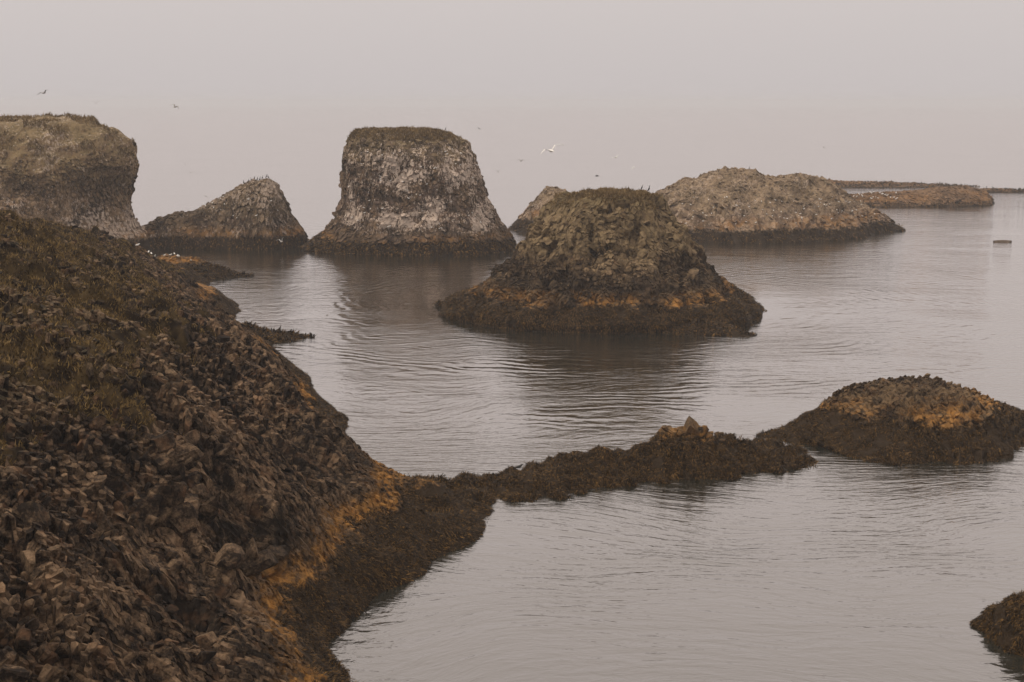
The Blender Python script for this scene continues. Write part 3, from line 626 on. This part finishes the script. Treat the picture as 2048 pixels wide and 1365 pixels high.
PX, PY, SW = np.interp(q, dd, plan[:, 0]), np.interp(q, dd, plan[:, 1]), np.interp(q, dd, slopew)
ker = np.hanning(31); ker /= ker.sum()
sm = lambda a: np.convolve(np.pad(a, 15, mode='reflect', reflect_type='odd'), ker, 'valid')
PX, PY = sm(PX), sm(PY); tx, ty = np.gradient(PX), np.gradient(PY); l = np.hypot(tx, ty); nx, ny = ty / l, -tx / l
zq = np.linspace(0, 1, 60); pk = np.linspace(0, 1, len(prof))
rows = []
for w in zq:
    o1, z1 = np.interp(w, pk, prof[:, 0]), np.interp(w, pk, prof[:, 1]); o2, z2 = np.interp(w, pk, run[:, 0]), np.interp(w, pk, run[:, 1])
    o = o1 * (1 - SW) + o2 * SW; z = z1 * (1 - SW) + z2 * SW
    rows.append(np.stack([PX + nx * o, PY + ny * o, z], -1))
rim = rows[-1]; spine = np.stack([np.minimum(rim[:, 0], -72), np.full(nu, 247.0), np.full(nu, 22.6)], -1)
for w in np.linspace(0.12, 1, 10): rows.append(rim * (1 - w) + spine * w)
P = np.stack(rows, 1); CS = Surf(P)
if CS.N[nu // 4, 5, 1] > 0: CS = Surf(P, False, True)
P = CS.P + CS.N * (fbm(P, 6, 3, 101) * 1.5 + fbm(P, 2, 3, 102) * 0.8)[..., None] * np.concatenate([np.ones(60), np.full(10, 0.4)])[None, :, None]
CS = Surf(P, False, CS.flip)
cliff = link("sea_cliff", CS.dense(0.4).displaced(lambda P, N: fbm(P, 0.9, 3, 103) * 0.25 - 0.1).mesh("sea_cliff"), M_CLIFF, label="grass-topped sea cliff with pale streaked overhanging face, behind the headland", cat="cliff")
BC = hex_blocks(CS, 0.75, lambda C, N: N + np.array([0.15, -0.1, 0.35]) + 0.2 * RNG.normal(0, 1, C.shape), lambda C, r: 0.45 * np.round(fbm(C, 3, 2, 104) * 3) / 3 + r.normal(0, 0.15, len(C)), 0.8, vr=(0.05, 0.8), mask=lambda C, N: (C[:, 2] > 2) & (C[:, 2] + 3 * fbm(C, 4, 2, 105) < 17 - np.clip((-72 - C[:, 0]) * 0.25, 0, 9)), jit=0.40, k_perp=0.3, tilt=0.2, aspect=0.55, shrink=(0.96, 1.05))
BC["gua"] = np.clip(-0.15 + 0.6 * fbm(BC["C"], 2.5, 3, 106) + 0.95 * sstep(10, 5, BC["C"][:, 2]) * sstep(-76, -70, BC["C"][:, 0]), 0, 1.1)
place_blocks(cliff, BC, M_CLIFF, 120, "rock_block", "block_mass")
strips(CS.dense(0.5), 40000, 40, 9, 0.4, 0.10, "grass", M_MEADOW, cliff, down=0, mask=lambda C, N: (N[:, 2] > 0.42) & (fbm(C, 2.5, 3, 107) > -0.02))

# ================================================================== RIDGES, ISLETS, REEFS
def ridge_thing(name, label, cat, st, mat, p=1.7, size=0.8, seed=0, amp=0.4, zb=2.0, axis=None, off=0.12, nsing=80, weed=9000, wlen=0.6, ww=0.13, step=0.4, rough=1.0, lump=0.15, guf=None, pf=None, zweed=2.4, jit=0.40, kp=0.3, bname="rock_block", nu=160, asp=0.8, rib=None):
    s = ridge_surf(st, p, seed=seed, amp=amp, lump=lump, pf=pf, nu=nu)
    if rib: s = s.displaced(lambda P, N: rib[1] * (np.abs(np.sin(math.pi * (P[..., 0] * 0.8 + P[..., 2] * rib[2] + 0.8 * fbm(P, 3, 2, seed + 30)) / rib[0])) - 0.5) * sstep(rib[3], rib[3] + 3, P[..., 0]))
    sd_ = s.dense(step).displaced(lambda P, N: fbm(P, 0.8, 3, seed + 7) * 0.2 * rough - 0.1 + (0.12 * fbm(P, 0.45, 2, seed + 6) if step < 0.25 else 0))
    r = link(name, sd_.mesh(name), mat, label=label, cat=cat)
    if nsing or size:
        ax = axis or (lambda C, N: N + 0.25 * RNG.normal(0, 1, C.shape))
        B = hex_blocks(s, size, ax, lambda C, q: off * 2.2 * np.round(fbm(C, size * 3.5, 2, seed + 8) * 3) / 3 + q.normal(0, off, len(C)), size, mask=lambda C, N: C[:, 2] + 0.4 * fbm(C, 2, 2, seed + 9) > zb, jit=jit, k_perp=kp, tilt=0.2, aspect=asp, shrink=(0.96, 1.05))
        if guf: B["gua"] = guf(B["C"])
        if len(B["C"]): place_blocks(r, B, mat, nsing, bname, "block_mass")
    if weed: strips(sd_, weed, zweed, -0.2, wlen, ww, "seaweed", M_WEED, r, lift=0.12 if wlen > 0.5 else 0.06)
    return s, r

arm, _ = ridge_thing("rock_promontory", "low dark rock arm rising to a peak, lined with cormorants, left of the tall stack", "sea rock",
    [(240, 480, 246, 3, 4), (290, 456, 248, 4, 5), (330, 438, 250, 6, 6), (400, 417, 251, 7, 7), (440, 397, 252, 8, 8), (475, 377, 252, 8, 8), (505, 365, 252, 8, 8), (538, 361, 252, 8, 7), (552, 372, 252, 7.5, 7), (566, 396, 252, 7, 6), (582, 430, 252, 5.5, 5), (604, 458, 252, 3.5, 3), (614, 480, 252, 1.5, 2), (618, 492, 252, .8, 1)],
    M_ARM, p=2.6, pf=2.2, size=0.9, seed=120, amp=0.45, nsing=80, guf=lambda C: np.clip(0.1 + 0.6 * fbm(C, 2.5, 3, 121) + 0.35 * sstep(5, 9, C[:, 2]), 0, 1))
peak, _ = ridge_thing("pointed_rock", "small pointed rock half hidden behind the broad brown stack", "sea rock",
    [(1012, 462, 284, .8, 2), (1030, 448, 284, 4, 4), (1060, 415, 285, 6, 6), (1088, 384, 285, 7, 7), (1100, 377, 285, 7, 7), (1116, 377, 285, 7, 7), (1136, 386, 285, 7, 7), (1170, 410, 285, 6, 6), (1230, 445, 285, 4, 4), (1260, 470, 285, 1, 1)],
    M_ISLET, p=1.7, size=0.9, seed=130, amp=0.5, nsing=20, weed=4000, guf=lambda C: np.clip(0.5 * fbm(C, 2.5, 3, 131), 0, 1))
isl, _ = ridge_thing("rocky_islet", "long grey-brown islet dotted with gulls, behind and right of the broad stack", "islet",
    [(1190, 450, 270, 4, 6), (1260, 420, 272, 10, 9), (1310, 398, 272, 16, 10), (1332, 386, 273, 19, 11), (1352, 369, 274, 21, 12), (1376, 357, 275, 22, 12), (1420, 351, 276, 22, 13), (1490, 343, 278, 22, 13), (1530, 348, 279, 21, 13), (1560, 354, 280, 20, 13), (1592, 353, 281, 19, 13), (1625, 358, 282, 18, 13), (1655, 371, 283, 16, 12), (1690, 389, 283, 14, 10), (1730, 408, 283, 11, 8), (1768, 434, 282, 6, 5), (1800, 458, 281, 1.5, 2), (1808, 466, 281, .8, 1)],
    M_ISLET, p=2.0, pf=1.9, size=0.85, asp=1.4, seed=140, amp=1.4, nsing=150, weed=14000, step=0.5, wlen=0.7, guf=lambda C: np.clip(0.05 + 0.7 * fbm(C, 3.5, 3, 141), 0, 1),
    axis=lambda C, N: N * 0.6 + np.array([0.75, -0.2, 0.25]) + 0.2 * RNG.normal(0, 1, C.shape), kp=0.6, off=0.12)
for nm, lb, st, nw in (
    ("reef_shoal", "low reddish reef lying off the right end of the long islet", [(1660, 408, 352, 3, 5), (1700, 392, 353, 9, 8), (1760, 387, 355, 11, 8), (1830, 383, 357, 12, 8), (1880, 375, 359, 13, 8), (1940, 374, 361, 12, 7), (1966, 380, 361, 8, 6), (1980, 396, 361, 3, 3), (1984, 408, 361, 1, 1)], 9000),
    ("reef_shoal", "flat brown reef far out behind a pale strip of water", [(1560, 372, 425, 3, 5), (1640, 362, 430, 8, 8), (1720, 365, 430, 8, 8), (1800, 367, 430, 9, 8), (1880, 370, 430, 8, 8), (1960, 374, 430, 6, 6), (2000, 381, 430, 1, 2)], 7000),
    ("reef_shoal", "thin farthest reef touching the right edge of view", [(1940, 381, 402, 1, 1), (1970, 378, 403, 3, 3), (2030, 380, 404, 3, 3), (2090, 379, 405, 4, 4), (2140, 384, 405, 1, 1)], 2000),
    ("awash_rock", "tiny rock barely awash alone in open water at right", [(1986, 481, 257, .1, .1), (1996, 479.6, 257, .3, .3), (2012, 479.5, 257, .3, .3), (2024, 481, 257, .1, .1)], 0)):
    ridge_thing(nm, lb, "reef" if "reef" in nm else "sea rock", st, M_SHOAL if "reef" in nm else M_AWASH, p=2.4, size=0.9, seed=len(lb) * 3, amp=0.25 if "reef" in nm else 0.06, nsing=24 if "reef" in nm else 0, lump=.15 if "reef" in nm else 0.02, rough=1.0 if "reef" in nm else 0.3, zb=0.8, weed=nw, zweed=1.2, wlen=0.7, ww=0.2)

cw, _ = ridge_thing("rock_causeway", "low seaweed-covered rock ridge joining the headland to the right-hand islet", "reef",
    [(835, 971, 89, 3.6, 1.7), (890, 964, 89.5, 3.68, 1.87), (940, 971, 90, 3.36, 1.955), (990, 971, 90.5, 3.04, 1.955), (1040, 951, 91.5, 3.04, 2.04), (1110, 934, 93, 3.36, 2.04), (1180, 917, 94.5, 3.52, 2.125), (1250, 902, 95.5, 3.68, 2.125), (1300, 889, 96.1, 3.84, 2.21), (1335, 869, 96.5, 4, 2.38), (1390, 861, 96.8, 4, 2.38), (1420, 877, 97.1, 3.68, 2.21), (1460, 886, 97.9, 3.36, 2.04), (1520, 891, 99.5, 3.2, 1.87), (1565, 899, 101.5, 2.2, 1.7), (1600, 912, 103.2, 1.0, 1.0)],
    M_REEF, p=1.5, size=0.5, seed=150, amp=0.38, nsing=0, zb=2.2, weed=130000, wlen=0.28, ww=0.036, step=0.22, lump=0.7, zweed=2.5, nu=300)
pts = []
for px, py in ((1345, 862), (1362, 858), (1385, 853), (1400, 858), (1412, 874), (1375, 872), (1395, 882), (1350, 880), (1330, 880), (1445, 880), (1320, 893)):
    q = at_y(px, py + 6, 96.5); pts.append(q)
pts = np.array(pts); Bq = boulders(pts, np.tile([0, -0.3, 1.0], (len(pts), 1)), np.array([.5, .45, .8, .75, .6, .5, .4, .4, .35, .4, .3]), flat=(0.6, 0.9), capr=(0.82, 0.96), tl_=0.16)
place_blocks(_, Bq, M_REEF, 20, "lichen_boulder", "block_mass")

ri, rir = ridge_thing("columnar_islet", "low basalt islet of leaning columns, weed below and ochre lichen on top", "islet",
    [(1520, 906, 101, 1.8, 1), (1560, 897, 103, 5.6, 1.5), (1580, 874, 104, 7.4, 2.5), (1640, 828, 105.5, 9.4, 3.2), (1700, 790, 107, 10.6, 4), (1730, 774, 107.6, 11.2, 4.2), (1765, 764, 108, 11.4, 4.4), (1850, 764, 108.6, 11, 4.6), (1900, 776, 109, 10.2, 4.6), (1950, 795, 109, 9, 4.4), (2000, 814, 109, 6, 4), (2048, 832, 109, 5, 3.6), (2110, 856, 109, 3.6, 3), (2180, 891, 109, 1.6, 1)],
    M_REEF, p=2.2, pf=2.3, size=0.34, seed=160, amp=0.3, nsing=200, zb=2.0, weed=150000, wlen=0.28, ww=0.036, step=0.18, lump=0.35, zweed=2.2, nu=260, bname="basalt_column", off=0.13, asp=1.3, rib=(0.75, 0.42, -0.9, 27.0),
    axis=lambda C, N: N * 0.55 + np.array([0.45, -0.35, 0.3]) + 0.1 * RNG.normal(0, 1, C.shape), kp=0.7)
ridge_thing("weedy_rock", "dark weed-covered rock in the near corner of the cove", "sea rock",
    [(1930, 1285, 65.2, .3, .5), (1950, 1265, 65.3, 1.2, 1), (1985, 1225, 65.2, 2.0, 1.3), (2020, 1196, 65.0, 2.6, 1.5), (2060, 1192, 64.6, 3.2, 1.6), (2120, 1200, 64, 3.6, 1.6), (2200, 1220, 63, 3, 1.5)],
    M_REEF, p=2.0, size=0.4, seed=170, amp=0.25, nsing=0, zb=9, weed=45000, wlen=0.24, ww=0.03, step=0.18, lump=0.3, zweed=4)
sp1, _ = ridge_thing("rock_spit", "short weedy rock spit poking out from the middle of the headland", "reef",
    [(450, 660, 150, 4, 3), (500, 650, 150, 4, 3), (540, 658, 150.5, 3.2, 2), (580, 668, 151, 2.2, 1.6), (605, 668, 151.5, 1.4, 1.2), (626, 677, 151.5, .5, .5)],
    M_REEF, p=1.7, size=0.5, seed=180, amp=0.2, nsing=0, zb=2.2, weed=9000, wlen=0.5, ww=0.1, step=0.25, lump=0.25)
sp2, _ = ridge_thing("rock_spit", "dark tapering rock spit with white gulls, below the cliff foot", "reef",
    [(270, 520, 208, 7, 4), (320, 515, 208, 7.5, 4), (365, 514, 207, 7.5, 4), (400, 522, 206.5, 6, 3), (440, 535, 206.5, 3.6, 2), (480, 545, 206.5, 1.8, 1.4), (508, 551, 206.5, .6, .6)],
    M_REEF, p=1.8, size=0.55, seed=190, amp=0.25, nsing=20, zb=2.0, weed=9000, wlen=0.55, ww=0.12, step=0.3, lump=0.25, zweed=2.0)

# ================================================================== BIRDS
M_DARK = plain("dark_plumage", (0.022, 0.020, 0.018)); M_WHITE = plain("white_plumage", (0.78, 0.76, 0.73)); M_GREY = plain("grey_plumage", (0.34, 0.32, 0.30))
def tube(path, rad, n=8):
    path, rad = np.array(path, float), np.array(rad, float)
    t = unit(np.gradient(path, axis=0)); s = np.array([0, 1.0, 0]); V = []
    for p, d, (ry, rz) in zip(path, t, rad):
        b = unit(np.cross(d, s)); a = np.arange(n) / n * 2 * math.pi
        V.append(p + np.cos(a)[:, None] * s * ry + np.sin(a)[:, None] * b * rz)
    V = np.concatenate(V); m = len(path); q = [[i * n + k, i * n + (k + 1) % n, (i + 1) * n + (k + 1) % n, (i + 1) * n + k] for i in range(m - 1) for k in range(n)]
    caps = [list(range(n))[::-1], [(m - 1) * n + k for k in range(n)]]
    return V, [np.array(q), np.array(caps)]
def join(parts):
    V, Fs, o = [], [], 0
    for v, fs in parts:
        V.append(v); Fs += [f + o for f in fs]; o += len(v)
    return np.concatenate(V), Fs
def wing(side, span, chord, up, sweep, drop):
    st = [(0.04, chord, 0, 0), (span * .42, chord * .95, up, -sweep * .3), (span * .75, chord * .62, up - drop * .5, sweep * .3), (span, chord * .1, up - drop, sweep)]
    V = []
    for y, c, z, x in st:
        for dx, dz in ((c * .5, 0), (0, .012), (-c * .5, 0), (0, -.012)): V.append((dx - x, side * y, z + dz + .03))
    q = []
    for i in range(3):
        for k in range(4):
            f = [i * 4 + k, i * 4 + (k + 1) % 4, i * 4 + 4 + (k + 1) % 4, i * 4 + 4 + k]; q.append(f if side < 0 else f[::-1])
    return np.array(V, float), [np.array(q), np.array([[12, 13, 14, 15]])]
# standing cormorant: tail, upright body, S-shaped neck, head, bill (faces +x)
me_corm = raw_mesh("cormorant", *tube([(-.22, 0, .06), (-.14, 0, .12), (-.06, 0, .22), (.02, 0, .36), (.06, 0, .47), (.05, 0, .58), (.06, 0, .68), (.11, 0, .735), (.16, 0, .74), (.26, 0, .735)], [(.05, .012), (.07, .03), (.105, .09), (.11, .105), (.07, .075), (.035, .04), (.03, .033), (.035, .035), (.02, .02), (.004, .005)]), None, True)
me_gull = raw_mesh("gull", *tube([(-.24, 0, .13), (-.15, 0, .13), (-.05, 0, .135), (.05, 0, .15), (.12, 0, .19), (.16, 0, .245), (.20, 0, .255), (.23, 0, .25), (.29, 0, .24)], [(.03, .008), (.055, .035), (.085, .075), (.085, .085), (.06, .065), (.045, .045), (.042, .04), (.02, .02), (.003, .004)]), None, True)
def flyer(name, up, drop, span=.62, chord=.17, sweep=.14, b=1.0):
    body = tube([(-.30, 0, 0), (-.18, 0, .01), (-.05, 0, .02), (.08, 0, .03), (.17, 0, .04), (.23, 0, .045), (.31, 0, .035)], [(.045 * b, .008), (.04 * b, .03), (.07 * b, .065), (.065 * b, .06), (.04 * b, .04), (.036 * b, .034), (.004, .004)])
    return raw_mesh(name, *join([body, wing(1, span, chord, up, sweep, drop), wing(-1, span, chord, up, sweep, drop)]), None, True)
FLY = [flyer("flying_gull", .16, .12), flyer("flying_gull", .34, .0), flyer("flying_gull", -.02, .22), flyer("flying_gull", .22, .25)]
FLYD = flyer("flying_cormorant", .12, .1, .5, .18, .1, 1.15)
dg = bpy.context.evaluated_depsgraph_get(); dg.update()
def cast(px, py):
    d = ray(px, py); ok, loc, nor, idx, ob, mt = SC.ray_cast(dg, Vector(CAMP), Vector(d).normalized())
    if not ok or ob.name.startswith("sea") and ob.name == "sea": return None
    return loc, nor, ob
def perch(px, py, maxdown=26):
    for k in range(0, maxdown):
        h = cast(px, py + k)
        if h: return h
    return None
BIRD_MESH = {}
def bird(name, me, mat, loc, rz, scale, label, cat, group, tilt=(0, 0)):
    if (me.name, mat.name) not in BIRD_MESH:
        c = me.copy(); c.materials.append(mat); BIRD_MESH[(me.name, mat.name)] = c
    me = BIRD_MESH[(me.name, mat.name)]
    o = bpy.data.objects.new(name, me); COL.objects.link(o); o.location = loc; o.rotation_euler = (tilt[0], tilt[1], rz); o.scale = (scale,) * 3
    o["label"] = label; o["category"] = cat
    if group: o["group"] = group
    return o
ORD = "first second third fourth fifth sixth seventh eighth ninth tenth eleventh".split()
for k, (px, py) in enumerate(((487, 369), (496, 366), (502, 363), (508, 361), (514, 359), (519, 357), (524, 356), (532, 355), (536, 354))):
    h = perch(px, py)
    if h: bird("cormorant", me_corm, M_DARK, h[0] + Vector((0, .35, -.03)), RNG.uniform(-.6, .6) + (math.pi if RNG.random() < .3 else 0), RNG.uniform(.8, 1.0), f"dark cormorant, {ORD[k]} from the left in the row on the rock arm's peak", "cormorant", "cormorants lined up on the rock arm")
for px, py, lb in ((891, 258, "lone dark cormorant standing on the rim of the tall flat-topped stack"), (1284, 380, "smaller left one of two cormorants on top of the broad brown stack"), (1298, 378, "upright right one of two cormorants on top of the broad brown stack"), (1438, 345, "dark cormorant sitting on the crest of the long islet"), (1499, 339, "upright bird standing on the highest crest of the long islet")):
    h = perch(px, py)
    if h: bird("cormorant", me_corm, M_DARK, h[0] + Vector((0, .3, -.03)), RNG.uniform(-.5, .5), 1.0 if "right one" in lb else .8, lb, "cormorant", None)
h = perch(1037, 934)
if h: bird("eider_duck", me_gull, M_DARK, h[0] + Vector((0, .1, 0)), 0.2, 1.25, "small dark bird sitting on the seaweed ridge near the headland", "bird", None)
for k, (px, py) in enumerate(((275, 493), (297, 507), (303, 510), (310, 511), (329, 511), (341, 510), (349, 509), (355, 511), (358, 509), (357, 515), (382, 523))):
    h = perch(px, py)
    if h: bird("gull", me_gull, M_WHITE, h[0], RNG.uniform(-3, 3), 1.15, f"white gull, {ORD[k]} from the left among those on the spit below the cliff", "gull", "white gulls on the rock spit")
def flock(n, box, zr, nzmin, label, group, sc=1.0):
    k = tries = 0
    while k < n and tries < n * 12:
        tries += 1; h = cast(RNG.uniform(box[0], box[2]), RNG.uniform(box[1], box[3]))
        if not h or not (zr[0] < h[0].z < zr[1]) or h[1].z < nzmin or h[2].name == "sea": continue
        top = h[2].parent or h[2]
        bird("gull", me_gull, M_WHITE, h[0] - Vector((0, 0, .03)), RNG.uniform(-3, 3), sc * RNG.uniform(.9, 1.1), label, "gull", group); k += 1
flock(55, (1340, 395, 1760, 455), (3, 9.5), .15, "white gull resting on the slopes of the long grey-brown islet", "white gulls on the long islet", 0.95)
flock(20, (1560, 395, 1760, 440), (2.5, 9), .15, "white gull resting on the slopes of the long grey-brown islet", "white gulls on the long islet", 0.95)
flock(60, (690, 295, 985, 465), (4, 18), .0, "white gull nesting on a ledge of the tall whitened stack", "white gulls on the tall stack")
flock(14, (380, 395, 590, 440), (3.5, 12), .1, "white gull resting on the side of the rock arm", "white gulls on the rock arm")
flock(25, (1690, 385, 1800, 400), (.3, 4), .1, "white gull on the low reddish reef beside the pale strip of water", "white gulls on the reef", 1.3)
FB = [(88, 187, 150, 1.25, "large gull gliding in the fog above the grassy cliff top", 0), (192, 208, 190, .8, "faint small gull in the fog above the right part of the cliff top", 1), (350, 215, 170, 1.1, "gull banking steeply in fog between the cliff and the tall stack", 3),
      (371, 331, 180, .6, "small gull turned on edge above the rock arm, left of a pair", 1), (382, 346, 180, .7, "small gull flying level just under the edge-on one above the rock arm", 0), (411, 393, 190, .8, "gull flying low over the saddle of the rock arm", 2), (1103, 303, 110, 1.7, "largest pale gull with spread wings in open air right of the tall stack", 0),
      (1042, 323, 150, .8, "small gull flying beside the upper right edge of the tall stack", 3), (1232, 316, 150, 1.0, "pale gull flying level above the broad brown stack", 0), (1267, 335, 170, .7, "faint gull flying right of the level pale gull", 2), (996, 345, 200, .8, "gull flying close to the right side of the tall stack", 1), (1648, 296, 200, .7, "lone distant gull high above the long islet", 0), (563, 484, 240, 1.4, "white gull flying low over the water at the foot of the rock arm", 1)]
for i, (px, py, y, scl, lb, k) in enumerate(FB):
    bird("flying_gull", FLY[k], M_WHITE if ("white" in lb or "pale" in lb) else M_GREY, at_y(px, py, y), (1.25, 1.95, 1.05, -1.2, 2.15)[i % 5], scl, lb, "gull", None, (0.35 * ((i % 3) - 1), 0.0))
bird("flying_cormorant", FLYD, M_DARK, at_y(1194, 353, 170), 0.2, .9, "dark bird flying just above the broad brown stack", "cormorant", None)
bird("flying_cormorant", FLYD, M_DARK, at_y(958, 258, 230), 1.2, .9, "dark bird flying beside the top right corner of the tall stack", "cormorant", None, (.5, 0))

# ================================================================== HAZE
HB = 12000.0; hz0, hz1 = -4.6, 36.0
v = np.array([[x, y, z] for z in (hz0, hz1) for x, y in ((-HB, -HB), (HB, -HB), (HB, HB), (-HB, HB))])
f = np.array([[3, 2, 1, 0], [4, 5, 6, 7], [0, 1, 5, 4], [1, 2, 6, 5], [2, 3, 7, 6], [3, 0, 4, 7]])
hm = bpy.data.materials.new("haze"); hm.use_nodes = True; nt = hm.node_tree; nt.nodes.clear()
pv = nt.nodes.new("ShaderNodeVolumePrincipled"); pv.inputs["Density"].default_value = 0.00030; pv.inputs["Color"].default_value = (0.738, 0.752, 0.800, 1); pv.inputs["Anisotropy"].default_value = 0.0
om = nt.nodes.new("ShaderNodeOutputMaterial"); nt.links.new(pv.outputs[0], om.inputs["Volume"])
link("haze", raw_mesh("haze", v, [f]), hm, kind="stuff", label="thin pale sea fog filling the air over the water")
